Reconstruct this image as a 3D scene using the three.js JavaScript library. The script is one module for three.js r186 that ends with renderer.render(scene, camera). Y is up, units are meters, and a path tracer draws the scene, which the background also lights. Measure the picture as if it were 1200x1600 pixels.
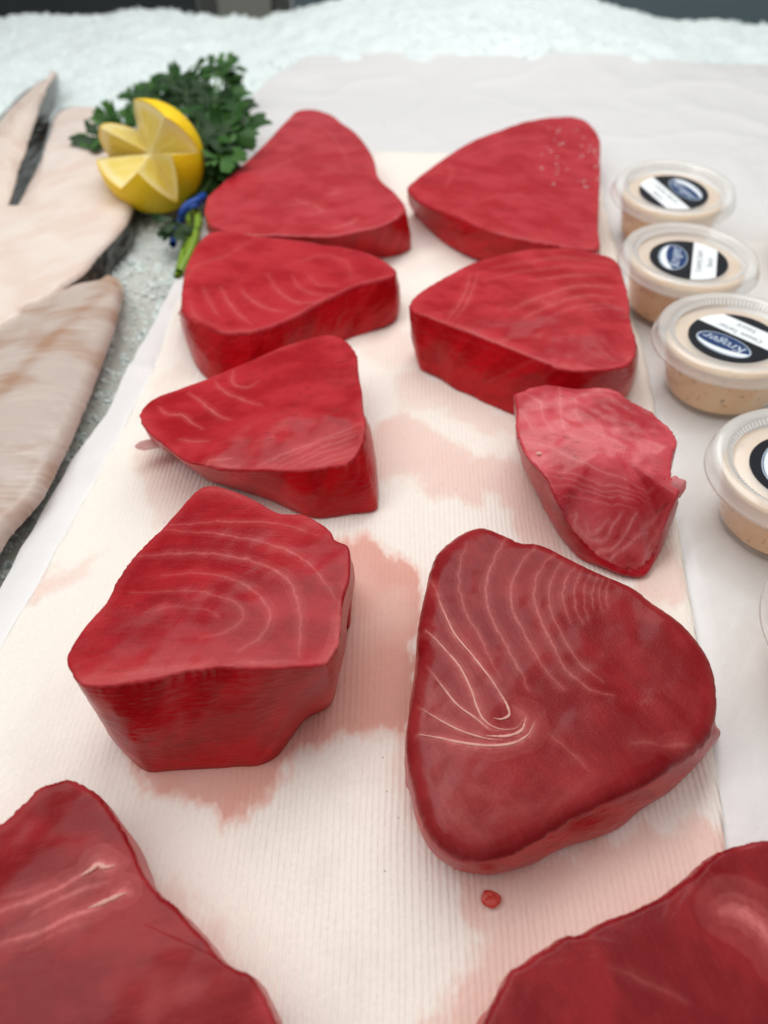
import * as THREE from 'three';
import { mergeGeometries } from 'three/addons/utils/BufferGeometryUtils.js';
import { RectAreaLightUniformsLib } from 'three/addons/lights/RectAreaLightUniformsLib.js';

// ---------------------------------------------------------------- camera, light, exposure
const EYE = 0.25, PITCH = THREE.MathUtils.degToRad(47), FOV = 67;
const scene = new THREE.Scene();
const camera = new THREE.PerspectiveCamera(FOV, 0.75, 0.01, 20);
camera.position.set(0, EYE, 0);
camera.rotation.set(-PITCH, 0, 0);
camera.focus = 0.27;
camera.userData.fStop = 7.5;
const renderer = new THREE.WebGLRenderer({ antialias: true });
renderer.toneMapping = THREE.LinearToneMapping;
renderer.toneMappingExposure = 0.615;
renderer.shadowMap.enabled = true;
RectAreaLightUniformsLib.init();
scene.background = new THREE.Color(0.42, 0.43, 0.44);            // the bright shop around the counter
function areaLight(color, intensity, w, h, pos, aim) {
  const l = new THREE.RectAreaLight(color, intensity, w, h);
  l.position.set(...pos); l.lookAt(...aim); l.castShadow = true; scene.add(l);
  return l;
}
areaLight(new THREE.Color(1, 0.985, 0.96), 6.8, 1.8, 0.34, [-0.1, 0.8, -0.56], [0, 0, -0.46]);   // strip light under the counter hood
areaLight(new THREE.Color(1, 0.97, 0.93), 1.6, 2.6, 2.0, [0.2, 2.0, -0.3], [0, 0, -0.4]);          // shop ceiling panels

// ---------------------------------------------------------------- helpers
const R_ = (s) => () => { s |= 0; s = (s + 0x6d2b79f5) | 0; let t = Math.imul(s ^ (s >>> 15), 1 | s); t = (t + Math.imul(t ^ (t >>> 7), 61 | t)) ^ t; return ((t ^ (t >>> 14)) >>> 0) / 4294967296; };
const rnd = R_(77);
const clamp = (x, a = 0, b = 1) => Math.min(b, Math.max(a, x));
const mix = (a, b, t) => a + (b - a) * t;
const sstep = (a, b, x) => { const t = clamp((x - a) / (b - a)); return t * t * (3 - 2 * t); };
const hash = (x, y, s) => { let h = Math.imul(x, 374761393) ^ Math.imul(y, 668265263) ^ Math.imul(s, 2147483647 - 58); h = Math.imul(h ^ (h >>> 13), 1274126177); h = Math.imul(h ^ (h >>> 16), 2246822519); return ((h ^ (h >>> 15)) >>> 0) / 4294967296; };
function vn(x, y, s = 0) {                                        // value noise, 0..1
  const xi = Math.floor(x), yi = Math.floor(y); let u = x - xi, v = y - yi;
  u = u * u * (3 - 2 * u); v = v * v * (3 - 2 * v);
  const a = hash(xi, yi, s), b = hash(xi + 1, yi, s), c = hash(xi, yi + 1, s), d = hash(xi + 1, yi + 1, s);
  return a + (b - a) * u + (c - a) * v + (a - b - c + d) * u * v;
}
function fbm(x, y, s = 0, n = 4) { let a = 0.5, t = 0, w = 0; for (let i = 0; i < n; i++) { t += a * vn(x, y, s + i * 17); w += a; a *= 0.5; x = x * 2.03 + 5.1; y = y * 2.03 + 3.7; } return t / w; }
const lin = (c) => c.map((v) => { v /= 255; return v <= 0.04045 ? v / 12.92 : Math.pow((v + 0.055) / 1.055, 2.4); });
const srgb8 = (v) => { v = clamp(v); return Math.round(255 * (v <= 0.0031308 ? 12.92 * v : 1.055 * Math.pow(v, 1 / 2.4) - 0.055)); };
// a spot on the counter (height h above the towel) seen along a sight line of the photograph, in its 1200 x 1600 pixels
const FPX = 800 / Math.tan(THREE.MathUtils.degToRad(FOV / 2));
function P(x, y, h = 0) {
  const u = (x - 600) / FPX, v = (800 - y) / FPX, c = Math.cos(PITCH), s = Math.sin(PITCH);
  const dy = -s + v * c, dz = -c - v * s, t = (h - EYE) / dy;
  return new THREE.Vector3(u * t, h, dz * t);
}
const names = new Map();
function numbered(n) { const k = names.get(n) ?? 0; names.set(n, k + 1); return k ? n + '_' + String(k).padStart(3, '0') : n; }
function tag(o, label, category, group, kind) { if (label) o.userData.label = label; if (category) o.userData.category = category; if (group) o.userData.group = group; if (kind) o.userData.kind = kind; return o; }
function mesh(name, geo, mat, parent = scene) { const m = new THREE.Mesh(geo, mat); m.name = parent === scene ? numbered(name) : name; m.castShadow = m.receiveShadow = true; parent.add(m); return m; }
function thing(name, label, category, pos = [0, 0, 0], group) { const g = new THREE.Group(); g.name = numbered(name); g.position.set(...pos); scene.add(g); return tag(g, label, category, group); }
function colorTex(w, h, fn) {                                    // fn(i, j) -> linear rgb
  const d = new Uint8Array(w * h * 4);
  for (let j = 0; j < h; j++) for (let i = 0; i < w; i++) { const c = fn(i, j), k = (j * w + i) * 4; d[k] = srgb8(c[0]); d[k + 1] = srgb8(c[1]); d[k + 2] = srgb8(c[2]); d[k + 3] = 255; }
  return texOf(d, w, h, true);
}
function grayTex(w, h, fn) {
  const d = new Uint8Array(w * h * 4);
  for (let j = 0; j < h; j++) for (let i = 0; i < w; i++) { const c = Math.round(255 * clamp(fn(i, j))), k = (j * w + i) * 4; d[k] = d[k + 1] = d[k + 2] = c; d[k + 3] = 255; }
  return texOf(d, w, h, false);
}
function texOf(d, w, h, color) {
  const t = new THREE.DataTexture(d, w, h); t.magFilter = THREE.LinearFilter; t.minFilter = THREE.LinearFilter; t.wrapS = t.wrapT = THREE.RepeatWrapping;
  if (color) t.colorSpace = THREE.SRGBColorSpace; t.needsUpdate = true; return t;
}
function bufferGeo(pos, uv, index, normal, color) {
  const g = new THREE.BufferGeometry();
  g.setAttribute('position', new THREE.Float32BufferAttribute(pos, 3));
  if (uv) g.setAttribute('uv', new THREE.Float32BufferAttribute(uv, 2));
  if (color) g.setAttribute('color', new THREE.Float32BufferAttribute(color, 3));
  g.setIndex(index);
  if (normal) g.setAttribute('normal', new THREE.Float32BufferAttribute(normal, 3)); else g.computeVertexNormals();
  return g;
}
function lerpTable(t, y) { let i = 0; while (i < t.length - 2 && y > t[i + 1][0]) i++; const [a, b] = [t[i], t[i + 1]]; return mix(a[1], b[1], (y - a[0]) / (b[0] - a[0])); }

// ---------------------------------------------------------------- setting: ice, case back
const crestPx = [[-900, 46], [-200, 44], [0, 41], [130, 40], [190, 31], [260, 29], [330, 43], [400, 44], [450, 30], [540, 16], [620, 9], [780, 3], [880, 5], [960, 17], [1040, 40], [1100, 47], [1250, 52], [2100, 60]]
  .map(([x, y]) => { const e = PITCH - Math.atan((800 - y) / FPX); return [(x - 600) / FPX * 0.82, EYE - 0.95 * Math.tan(e)]; });
const rise = (x, z) => { const t = sstep(-0.72, -0.95, z); return t * (lerpTable(crestPx, x) + 0.004); };
const paperLeft = [[97, 482], [112, 450], [130, 415], [150, 396], [200, 372], [300, 332], [400, 290], [490, 250], [594, 190], [648, 168], [731, 107], [800, 68], [916, 1], [1000, -50], [1300, -270], [1600, -520], [1850, -740]]
  .map(([y, x]) => { const p = P(x, y); return [p.z, p.x]; });
const paperLeftX = (z) => lerpTable(paperLeft, z);
{
  const pos = [], col = [], uv = [], idx = [], NX = 420, NZ = 420, x0 = -0.85, x1 = 0.95, z0 = -1.06, z1 = 0.1;
  for (let j = 0; j <= NZ; j++) for (let i = 0; i <= NX; i++) {
    const x = mix(x0, x1, i / NX), z = mix(z0, z1, j / NZ), out = Math.max(sstep(0.012, -0.03, x - paperLeftX(z)), sstep(-0.78, -0.84, z));
    let y = -0.011 + 0.0075 * out + rise(x, z) + out * ((fbm(x * 28, z * 28, 3) - 0.5) * 0.012 + (vn(x * 260, z * 260, 5) - 0.5) * 0.002);
    if (z < -0.985) y -= (-0.985 - z) * 1.4;
    const thin = sstep(-0.62, -0.36, z + 0.05 * (fbm(x * 20, z * 20, 8) - 0.5));          // thin, half melted ice nearer the front
    const c = lin([230, 240, 240]), d = lin([176, 177, 170]);
    pos.push(x, y, z); uv.push(x, z); col.push(...c.map((a, k) => mix(a, d[k], thin) * (0.94 + 0.12 * vn(x * 140, z * 140, 9))));
  }
  for (let j = 0; j < NZ; j++) for (let i = 0; i < NX; i++) { const a = j * (NX + 1) + i, b = a + NX + 1; idx.push(a, b, a + 1, a + 1, b, b + 1); }
  const ice = mesh('ice_bed', bufferGeo(pos, uv, idx, null, col), new THREE.MeshPhysicalMaterial({ vertexColors: true, roughness: 0.35, ior: 1.31 }));
  tag(ice, 'bed of crushed ice under the fish and paper', null, null, 'structure');
  // loose grains
  const iceMat = new THREE.MeshPhysicalMaterial({ color: 0xeaf4f4, roughness: 0.16, ior: 1.31 });
  const g = new THREE.IcosahedronGeometry(1, 0); const pa = g.attributes.position;
  for (let k = 0; k < pa.count; k++) { const h = 0.7 + 0.6 * hash(Math.round(pa.getX(k) * 50), Math.round(pa.getY(k) * 50 + pa.getZ(k) * 90), 4); pa.setXYZ(k, pa.getX(k) * h, pa.getY(k) * h * 0.7, pa.getZ(k) * h); }
  g.computeVertexNormals();
  const spots = [], r = R_(5), ray = (x, z) => { const out = Math.max(sstep(0.012, -0.03, x - paperLeftX(z)), sstep(-0.78, -0.84, z)); return -0.011 + 0.0075 * out + rise(x, z) + out * (fbm(x * 28, z * 28, 3) - 0.5) * 0.012; };
  for (let k = 0; k < 60000; k++) {
    const back = k > 34000, z = back ? -0.8 - 0.19 * r() : -0.12 - 0.72 * r(), x = back ? -0.75 + 1.6 * r() : paperLeftX(z) - 0.003 - Math.pow(r(), 1.3) * 0.3;
    spots.push([x, ray(x, z), z, back ? 0.0007 + 0.0014 * Math.pow(r(), 4) : 0.0005 + 0.0018 * Math.pow(r(), 4)]);
  }
  const im = new THREE.InstancedMesh(g, iceMat, spots.length), m4 = new THREE.Matrix4(), q = new THREE.Quaternion();
  spots.forEach(([x, y, z, s], k) => { q.setFromEuler(new THREE.Euler(r() * 6, r() * 6, r() * 6)); m4.compose(new THREE.Vector3(x, y - s * 0.25, z), q, new THREE.Vector3(s * (0.7 + r() * 0.8), s, s * (0.7 + r() * 0.8))); im.setMatrixAt(k, m4);
    const th = sstep(-0.62, -0.36, z); im.setColorAt(k, new THREE.Color(1, 1, 1).lerp(new THREE.Color(0.72, 0.73, 0.7), th * (0.6 + 0.4 * r()))); });
  im.name = 'crushed_ice'; im.castShadow = im.receiveShadow = true; scene.add(tag(im, 'loose glassy grains of crushed ice lying on the ice bed', null, null, 'stuff'));
}
{
  const panel = (x0, x1, c, rough) => { const m = mesh('case_wall', new THREE.BoxGeometry(x1 - x0, 0.24, 0.02).translate((x0 + x1) / 2, -0.02, -1.075), new THREE.MeshPhysicalMaterial({ color: new THREE.Color(...lin(c)), roughness: rough, clearcoat: 0.4, clearcoatRoughness: 0.2 })); return tag(m, null, null, null, 'structure'); };
  tag(panel(-1.2, -0.222, [38, 42, 44], 0.3), 'black panel behind the ice, left of the steel post');
  tag(panel(-0.108, 1.3, [84, 100, 106], 0.4), 'slate grey panel behind the ice, right of the steel post');
  const post = thing('case_post', 'brushed grey metal post standing behind the ice between dark panels', 'post', [-0.165, -0.14, -1.068]);
  const steel = new THREE.MeshStandardMaterial({ color: new THREE.Color(...lin([150, 148, 140])), metalness: 0.7, roughness: 0.42 });
  mesh('post_face', new THREE.BoxGeometry(0.062, 0.25, 0.03).translate(0.002, 0.125, 0.006), steel, post);
  const edge = new THREE.MeshStandardMaterial({ color: new THREE.Color(...lin([92, 92, 88])), metalness: 0.6, roughness: 0.4 });
  mesh('post_flange', new THREE.BoxGeometry(0.024, 0.25, 0.02).translate(-0.0415, 0.125, 0), edge, post);
  mesh('post_flange', new THREE.BoxGeometry(0.02, 0.25, 0.02).translate(0.0435, 0.125, 0), edge, post);
}

// ---------------------------------------------------------------- paper and towel
function sheet(name, left, right, far, near, yFn, thick, mat, NX, NZ, uvScale) {
  const pos = [], uv = [], idx = [], z0 = P(600, far).z, z1 = P(600, near).z;
  for (let j = 0; j <= NZ; j++) for (let i = 0; i <= NX; i++) {
    const edge = i === 0 || i === NX || j === 0 || j === NZ, s = clamp((i - 1) / (NX - 2)), z = mix(z0, z1, clamp((j - 1) / (NZ - 2)));
    const xl = lerpTable(left, z) + 0.0012 * (vn(z * 90, 1, 4) - 0.5), xr = lerpTable(right, z) + 0.0016 * (vn(z * 90, 2, 4) - 0.5), x = mix(xl, xr, s);
    const zz = z + (j < 3 ? 0.012 * (vn(x * 9, 3, 4) - 0.5) : 0);
    pos.push(x, yFn(x, zz, s) - (edge ? thick : 0), zz); uv.push(x / uvScale, zz / uvScale);
  }
  for (let j = 0; j < NZ; j++) for (let i = 0; i < NX; i++) { const a = j * (NX + 1) + i, b = a + NX + 1; idx.push(a, b, a + 1, a + 1, b, b + 1); }
  return mesh(name, bufferGeo(pos, uv, idx), mat);
}
const tbl = (t) => t.map(([y, x]) => { const p = P(x, y); return [p.z, p.x]; });
const towelL = tbl([[243, 372], [320, 345], [400, 312], [480, 276], [570, 240], [652, 203], [804, 120], [887, 73], [956, 34], [1020, 0], [1250, -130], [1600, -335], [1850, -500]]);
const towelR = tbl([[243, 934], [320, 944], [400, 964], [480, 985], [560, 1008], [720, 1040], [850, 1062], [985, 1086], [1168, 1114], [1298, 1128], [1450, 1150], [1600, 1172], [1850, 1210]]);
{
  const N = 1024;
  const bump = grayTex(N, N, (i, j) => { const x = i / N * 32, y = j / N * 32; return 0.5 + 0.35 * (fbm(x * 2, y * 2, 41, 3) - 0.5) + 0.5 * (Math.pow(fbm(x * 0.5, y * 0.5, 43, 3), 2) - 0.25); });
  const mat = new THREE.MeshPhysicalMaterial({ color: new THREE.Color(...lin([224, 224, 224])), roughness: 0.42, bumpMap: bump, bumpScale: 0.0011, clearcoat: 0.2, clearcoatRoughness: 0.35 });
  const yF = (x, z, s) => { const wave = (fbm(x * 9, z * 9, 50, 3) - 0.5) * 0.004; const far = sstep(-0.55, -0.8, z), l = sstep(0.05, 0, s);
    const crease = 0.004 * Math.exp(-Math.pow((x + 0.16 - (z + 0.72) * 0.9) / 0.012, 2)) * far;
    const under = sstep(-0.004, 0.004, x - lerpTable(towelL, z)) * sstep(-0.004, 0.004, lerpTable(towelR, z) - x) * sstep(-0.004, 0.004, z - P(600, 243).z);
    return -0.0016 - 0.003 * under + rise(x, z) * 0.9 + wave * (0.15 + 1.4 * far) + (fbm(x * 45, z * 45, 52, 2) - 0.5) * 0.0012 + 0.0016 * Math.pow(1 - Math.abs(2 * fbm(x * 16 + 3, z * 16, 54, 2) - 1), 9) + crease + l * 0.002; };
  const paper = sheet('butcher_paper', paperLeft, [[-2, 0.62], [1, 0.62]], 97, 1850, yF, 0.0005, mat, 150, 240, 0.32);
  tag(paper, 'large sheet of white butcher paper lying on the ice under towel and cups', 'paper');
}
{
  const N = 2048, S = 0.64, X0 = -0.34, Z0 = -0.66;               // 0.64 m square of towel
  // pink wet stains with ragged edges, the first also painted-in shade between steaks: outline, strength
  const stains = [
    [[[190, 1140], [200, 1215], [245, 1238], [300, 1252], [345, 1300], [400, 1265], [448, 1200], [500, 1172], [560, 1158], [650, 1160], [660, 905], [612, 862], [560, 838], [520, 832], [470, 1000]], 1.0],
    [[[578, 668], [630, 640], [648, 655], [700, 690], [760, 720], [815, 715], [850, 760], [900, 900], [840, 880], [800, 812], [775, 775], [745, 795], [700, 778], [682, 790], [650, 745], [620, 735], [596, 760], [575, 740]], 0.5],
    [[[700, 1345], [740, 1362], [800, 1368], [850, 1352], [905, 1325], [960, 1308], [1020, 1302], [1060, 1296], [1128, 1288], [1150, 1380], [900, 1560], [790, 1640], [650, 1700], [690, 1560], [735, 1500], [748, 1455], [728, 1425], [712, 1390]], 0.6],
    [[[48, 945], [58, 905], [98, 885], [130, 878], [168, 860], [128, 893], [80, 925], [66, 950]], 0.42],
    [[[990, 890], [1030, 830], [1066, 862], [1076, 900], [1062, 935], [1020, 945], [980, 930]], 0.5],
    [[[205, 690], [262, 720], [312, 790], [300, 850], [255, 830], [225, 760]], 0.28],
    [[[615, 590], [655, 580], [720, 622], [800, 660], [815, 690], [740, 672], [680, 640], [640, 640]], 0.34],
    [[[545, 545], [630, 500], [650, 560], [600, 585]], 0.2],
    [[[225, 1385], [290, 1395], [325, 1430], [345, 1490], [420, 1560], [300, 1560]], 0.4],
    [[[300, 590], [250, 640], [205, 660], [235, 600], [280, 560]], 0.18],
    [[[640, 1090], [700, 1330], [720, 1372], [640, 1290], [610, 1200]], 0.28],
  ];
  const cv = document.createElement('canvas'); cv.width = cv.height = N; const g = cv.getContext('2d');
  g.fillStyle = '#000'; g.fillRect(0, 0, N, N); g.globalCompositeOperation = 'lighten';
  for (const [pts, k] of stains) {
    g.beginPath(); pts.map(([x, y]) => P(x, y)).forEach((p, n) => g[n ? 'lineTo' : 'moveTo']((p.x - X0) / S * N, (p.z - Z0) / S * N)); g.closePath();
    const v = Math.round(k * 255); g.fillStyle = `rgb(${v},${v},${v})`; g.fill();
  }
  const m = g.getImageData(0, 0, N, N).data;
  const wet = new Float32Array(N * N), at = (x, y) => m[4 * (clamp(y | 0, 0, N - 1) * N + clamp(x | 0, 0, N - 1))] / 255;
  for (let j = 0; j < N; j++) for (let i = 0; i < N; i++) {
    const dx = (fbm(i / 26, j / 44, 60, 3) - 0.5) * 36 + (vn(i / 4, j / 8, 63) - 0.5) * 5, dy = (fbm(i / 26, j / 44, 61, 3) - 0.5) * 46 + (vn(i / 4, j / 8, 64) - 0.5) * 9;
    let t = 0; for (let q = 0; q < 12; q++) { const a = q * 2.4, rr = 1.5 + q * 0.75; t += at(i + dx + rr * Math.cos(a), j + dy + 1.4 * rr * Math.sin(a)); } wet[j * N + i] = t / 12;
  }
  const deep = lin([214, 158, 144]), dry = lin([240, 235, 226]), pink = lin([226, 180, 166]), grey = lin([226, 216, 208]);
  const map = colorTex(N, N, (i, j) => {
    const w = wet[j * N + i], t = clamp(w * (0.75 + 0.5 * fbm(i / 90, j / 90, 70, 3))), b = sstep(0.52, 0.75, fbm(i / 130, j / 170, 72, 4)) * 0.55, f = 0.97 + 0.05 * vn(i / 1.6, j / 3.5, 74);
    const fl = hash(i >> 1, j >> 1, 75) > 0.99985 ? 0.6 : 1;
    const stainShade = sstep(0.72, 1.0, w) * 0.7;  // darker middle of the strongest stain: wet pink plus painted shade between two steaks
    return dry.map((d, k) => mix(mix(d, grey[k], b), mix(pink[k], deep[k], stainShade), t) * f * fl);
  });
  const bump = grayTex(N, N, (i, j) => {
    const x = X0 + i / N * S, z = Z0 + j / N * S, w = wet[j * N + i];
    const wv = x + 0.02 * z + 0.0018 * (fbm(x * 60, z * 22, 80, 2) - 0.5), amp = 0.35 + 0.65 * sstep(0.35, 0.62, fbm(x * 12, z * 10, 83, 2));
    const ridge = 0.5 + 0.5 * Math.sin(wv * 2 * Math.PI / 0.0021 + 2.2 * vn(x * 320, z * 45, 81));
    return 0.25 + 0.42 * ridge * amp * (1 - 0.35 * w) + 0.2 * vn(i / 2.2, j / 3.4, 82) + 0.12 * vn(i / 6, j / 9, 84);
  });
  for (const t of [map, bump]) { t.repeat.set(1, 1); t.offset.set(-X0 / S, -Z0 / S); t.wrapS = t.wrapT = THREE.ClampToEdgeWrapping; }
  const mat = new THREE.MeshPhysicalMaterial({ map, bumpMap: bump, bumpScale: 0.00062, roughness: 0.85 });
  const yF = (x, z, s) => { const w = sstep(-0.29, -0.34, z) * sstep(-0.52, -0.45, z);
    return 0.0004 + (fbm(x * 22, z * 18, 90, 2) - 0.5) * 0.0011 + w * (Math.pow(fbm(x * 34, z * 30, 92, 3), 2) - 0.25) * 0.006 + 0.0012 * Math.exp(-Math.pow((s - 0.985) / 0.012, 2)); };
  const towel = sheet('paper_towel', towelL, towelR, 243, 1850, yF, 0.0011, mat, 190, 240, S);
  tag(towel, 'cream ribbed paper towel with pink wet stains under the tuna steaks', 'paper towel');
}

// ---------------------------------------------------------------- slabs: tuna steaks and fillets
const meatSide = (() => {
  const W = 1024, H = 512;                                        // 0.12 m x 0.06 m
  const slitAt = (x, y) => sstep(0.66, 0.76, fbm(x * 70 + 7, y * 300 + x * 60, 108, 3)) * sstep(0.5, 0.62, fbm(x * 55, y * 55, 109, 2)) * 0.25;
  const a = lin([192, 14, 25]), b = lin([172, 10, 20]), c = lin([204, 62, 66]);
  const map = colorTex(W, H, (i, j) => {
    const x = i / W * 0.12, y = j / H * 0.06, t = fbm(x * 110 + y * 40, y * 60, 101, 4), f = fbm(x * 240 + 3 * fbm(x * 40, y * 40, 103, 2), y * 900, 104, 3);
    const streak = sstep(0.66, 0.8, fbm(x * 150 + y * 120, y * 34 - x * 20, 106, 3)) * 0.22, sp = hash(i >> 1, j >> 1, 107) > 0.999 ? 0.35 : 0, sl = slitAt(x, y), fk = sstep(0.02, 0.0, Math.abs(fbm(x * 46, y * 30 + x * 22, 113, 3) - 0.5)) * 0.22 * vn(x * 90, y * 90, 114);
    return a.map((v, k) => mix(mix(mix(mix(v, b[k], sstep(0.35, 0.65, t)), c[k], 0.12 * sstep(0.5, 0.75, f)), c[k], Math.max(streak, sp, fk)), b[k] * 0.45, sl));
  });
  const bump = grayTex(W, H, (i, j) => { const x = i / W * 0.12, y = j / H * 0.06; return 0.5 * fbm(x * 130, y * 130, 110, 4) + 0.5 * fbm(x * 260, y * 900, 112, 3) - 0.5 * slitAt(x, y); });
  map.wrapS = bump.wrapS = map.wrapT = bump.wrapT = THREE.RepeatWrapping;
  return { map, bump };
})();

function slab(o) {
  // o.pts: [top x, top y, base x, base y, height share] in sight-line pixels, clockwise seen from above
  const N = o.N ?? 340, T = o.T, M = 16, K = 30, r = o.r ?? 0.003, sd = o.seed ?? 1;
  const top = [], bot = [], hs = [];
  for (const [tx, ty, bx, by, hf = 1] of o.pts) { top.push(P(tx, ty, T * hf)); bot.push(bx == null ? null : P(bx, by, 0)); hs.push(T * hf); }
  const c = new THREE.Vector3(); top.forEach((p) => c.add(p)); c.divideScalar(top.length); c.y = 0;
  bot.forEach((b, k) => { if (!b) { const p = top[k]; bot[k] = new THREE.Vector3(c.x + (p.x - c.x) * (o.inset ?? 0.97), 0, c.z + (p.z - c.z) * (o.inset ?? 0.97)); } });
  const cT = new THREE.CatmullRomCurve3(top, true, 'centripetal'), cB = new THREE.CatmullRomCurve3(bot, true, 'centripetal');
  const Tp = [], Bp = [], per = [0], n = top.length;
  for (let k = 0; k < N; k++) { Tp.push(cT.getPoint(k / N)); Bp.push(cB.getPoint(k / N)); }
  const rag = o.rag ?? 0.0005;
  for (let k = 0; k < N; k++) {
    const a = Tp[(k + N - 1) % N], b = Tp[(k + 1) % N], tx = b.x - a.x, tz = b.z - a.z, l = Math.hypot(tx, tz) || 1;
    Tp[k].nx = -tz / l; Tp[k].nz = tx / l;
  }
  const area = Tp.reduce((s, p, k) => { const q = Tp[(k + 1) % N]; return s + p.x * q.z - q.x * p.z; }, 0), sg = area > 0 ? -1 : 1;   // normals inward
  for (let k = 0; k < N; k++) {
    const p = Tp[k]; p.nx *= -sg; p.nz *= -sg;                   // now pointing inward
  }
  if (Tp.reduce((t, p) => t + ((c.x - p.x) * p.nx + (c.z - p.z) * p.nz), 0) < 0) for (const p of Tp) { p.nx *= -1; p.nz *= -1; }
  let minx = 9, maxx = -9, minz = 9, maxz = -9;
  for (let k = 0; k < N; k++) {
    const p = Tp[k], q = Bp[k], hi = (vn(k * 0.72, 1, sd) - 0.5) * 1.25 * rag * (0.3 + 1.4 * vn(k * 0.05, 8, sd)), e = (vn(k * 0.09, 2, sd) - 0.5) * 2 * rag, eb = (vn(k * 0.07, 6, sd) - 0.5) * 2 * rag;
    p.x += p.nx * e; p.z += p.nz * e; q.x += p.nx * eb; q.z += p.nz * eb; p.hi = hi;
    per.push(per[k] + Math.hypot(Tp[(k + 1) % N].x - p.x, Tp[(k + 1) % N].z - p.z));
    minx = Math.min(minx, p.x); maxx = Math.max(maxx, p.x); minz = Math.min(minz, p.z); maxz = Math.max(maxz, p.z);
  }
  const pad = 0.004; minx -= pad; maxx += pad; minz -= pad; maxz += pad;
  // polar table for height look-ups
  const AN = 360, rad = new Float32Array(AN), edgeH = new Float32Array(AN);
  for (let a = 0; a < AN; a++) {
    const th = a / AN * 2 * Math.PI, dx = Math.cos(th), dz = Math.sin(th); let best = 0, bh = T;
    for (let k = 0; k < N; k++) {
      const p = Tp[k], q = Tp[(k + 1) % N], ex = q.x - p.x, ez = q.z - p.z, den = dx * ez - dz * ex; if (Math.abs(den) < 1e-12) continue;
      const t = ((p.x - c.x) * ez - (p.z - c.z) * ex) / den, u = ((p.x - c.x) * dz - (p.z - c.z) * dx) / den;
      if (t > best && u >= 0 && u <= 1) { best = t; bh = mix(p.y, q.y, u); }
    }
    rad[a] = best || 0.01; edgeH[a] = bh;
  }
  const polar = (x, z) => { const a = ((Math.atan2(z - c.z, x - c.x) / (2 * Math.PI) + 1) % 1) * AN, i = a | 0, f = a - i, R = mix(rad[i], rad[(i + 1) % AN], f); return [Math.hypot(x - c.x, z - c.z) / R, mix(edgeH[i], edgeH[(i + 1) % AN], f)]; };
  const topH = (x, z) => { const [s, eh] = polar(x, z), k = clamp(s); return mix(T + (o.dome ?? 0.001) * (1 - k * k), eh, Math.pow(k, o.fall ?? 2.5)) + (fbm(x * 60, z * 60, sd + 3, 3) - 0.5) * (o.lump ?? 0.0016) + (o.extra ? o.extra(x, z, k) : 0); };
  // grid: columns 0..N (seam doubled), rows: base centre, side, rounded edge, top
  const rows = [], E = 6;
  rows.push((k) => { const b = Bp[k]; return [c.x + (b.x - c.x) * 0.5, 0.0006, c.z + (b.z - c.z) * 0.5]; });
  rows.push((k) => { const b = Bp[k]; return [c.x + (b.x - c.x) * 0.965, 0.0005, c.z + (b.z - c.z) * 0.965]; });
  for (let j = 0; j <= M; j++) rows.push((k) => {
    const t = j / M, p = Tp[k], b = Bp[k], H = topH(p.x, p.z) - r, y = mix(0.0012, H, t), nb = (fbm(per[k] * 75, y * 70, sd + 20, 4) - 0.5) * (o.sideLump ?? 0.0026) * Math.sin(Math.PI * (0.12 + 0.85 * t)) - (o.bulge ?? 0.0012) * Math.sin(Math.PI * t) + p.hi * Math.pow(t, 40);
    return [mix(b.x, p.x, t) + p.nx * nb, y, mix(b.z, p.z, t) + p.nz * nb];
  });
  const splitRow = rows.length - 1 + (o.splitAt ?? 1);
  for (let j = 1; j <= E; j++) rows.push((k) => { const a = j / E * Math.PI / 2, p = Tp[k], d = r * (1 - Math.cos(a)) + p.hi * (1 - j / E); const x = p.x + p.nx * d, z = p.z + p.nz * d; return [x, mix(topH(p.x, p.z), topH(x, z), Math.sin(a)) - r + r * Math.sin(a), z]; });
  for (let j = 1; j <= K; j++) rows.push((k) => { const t = Math.pow(1 - j / K, 0.9), p = Tp[k], x0 = p.x + p.nx * r, z0 = p.z + p.nz * r, x = c.x + (x0 - c.x) * t, z = c.z + (z0 - c.z) * t; const q = [x, 0, z]; q[1] = topH(x, z); return q; });
  const pos = [], uvS = [], uvT = [], RN = rows.length, W = N + 1;
  for (let j = 0; j < RN; j++) for (let i = 0; i <= N; i++) {
    const q = rows[j](i % N); pos.push(...q);
    uvS.push(per[i] / 0.12 + sd * 0.37, q[1] / 0.06 + sd * 0.21); uvT.push((q[0] - minx) / (maxx - minx), (q[2] - minz) / (maxz - minz));
  }
  const iS = [], iT = [], flip = area > 0;
  for (let j = 0; j < RN - 1; j++) for (let i = 0; i < N; i++) {
    const a = j * W + i, b = a + W, t = j >= splitRow ? iT : iS;
    if (flip) t.push(a, b, a + 1, a + 1, b, b + 1); else t.push(a, a + 1, b, a + 1, b + 1, b);
  }
  const all = bufferGeo(pos, null, [...iS, ...iT]), nn = all.attributes.normal;
  for (let j = 0; j < RN; j++) { const a = j * W, b = a + N, v = new THREE.Vector3(nn.getX(a) + nn.getX(b), nn.getY(a) + nn.getY(b), nn.getZ(a) + nn.getZ(b)).normalize(); nn.setXYZ(a, v.x, v.y, v.z); nn.setXYZ(b, v.x, v.y, v.z); }
  const up = nn.getY((RN - 2) * W + 5); const nrm = Array.from(nn.array); if (up < 0) { console.log('inverted ' + o.name); }
  // textures of the cut face
  const big = Math.max(maxx - minx, maxz - minz), TS = Math.round((o.tex ?? 512) * (maxx - minx) / big * 1.1), TH = Math.round(TS * (maxz - minz) / (maxx - minx)), cv = document.createElement('canvas'); cv.width = TS; cv.height = TH;
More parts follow.
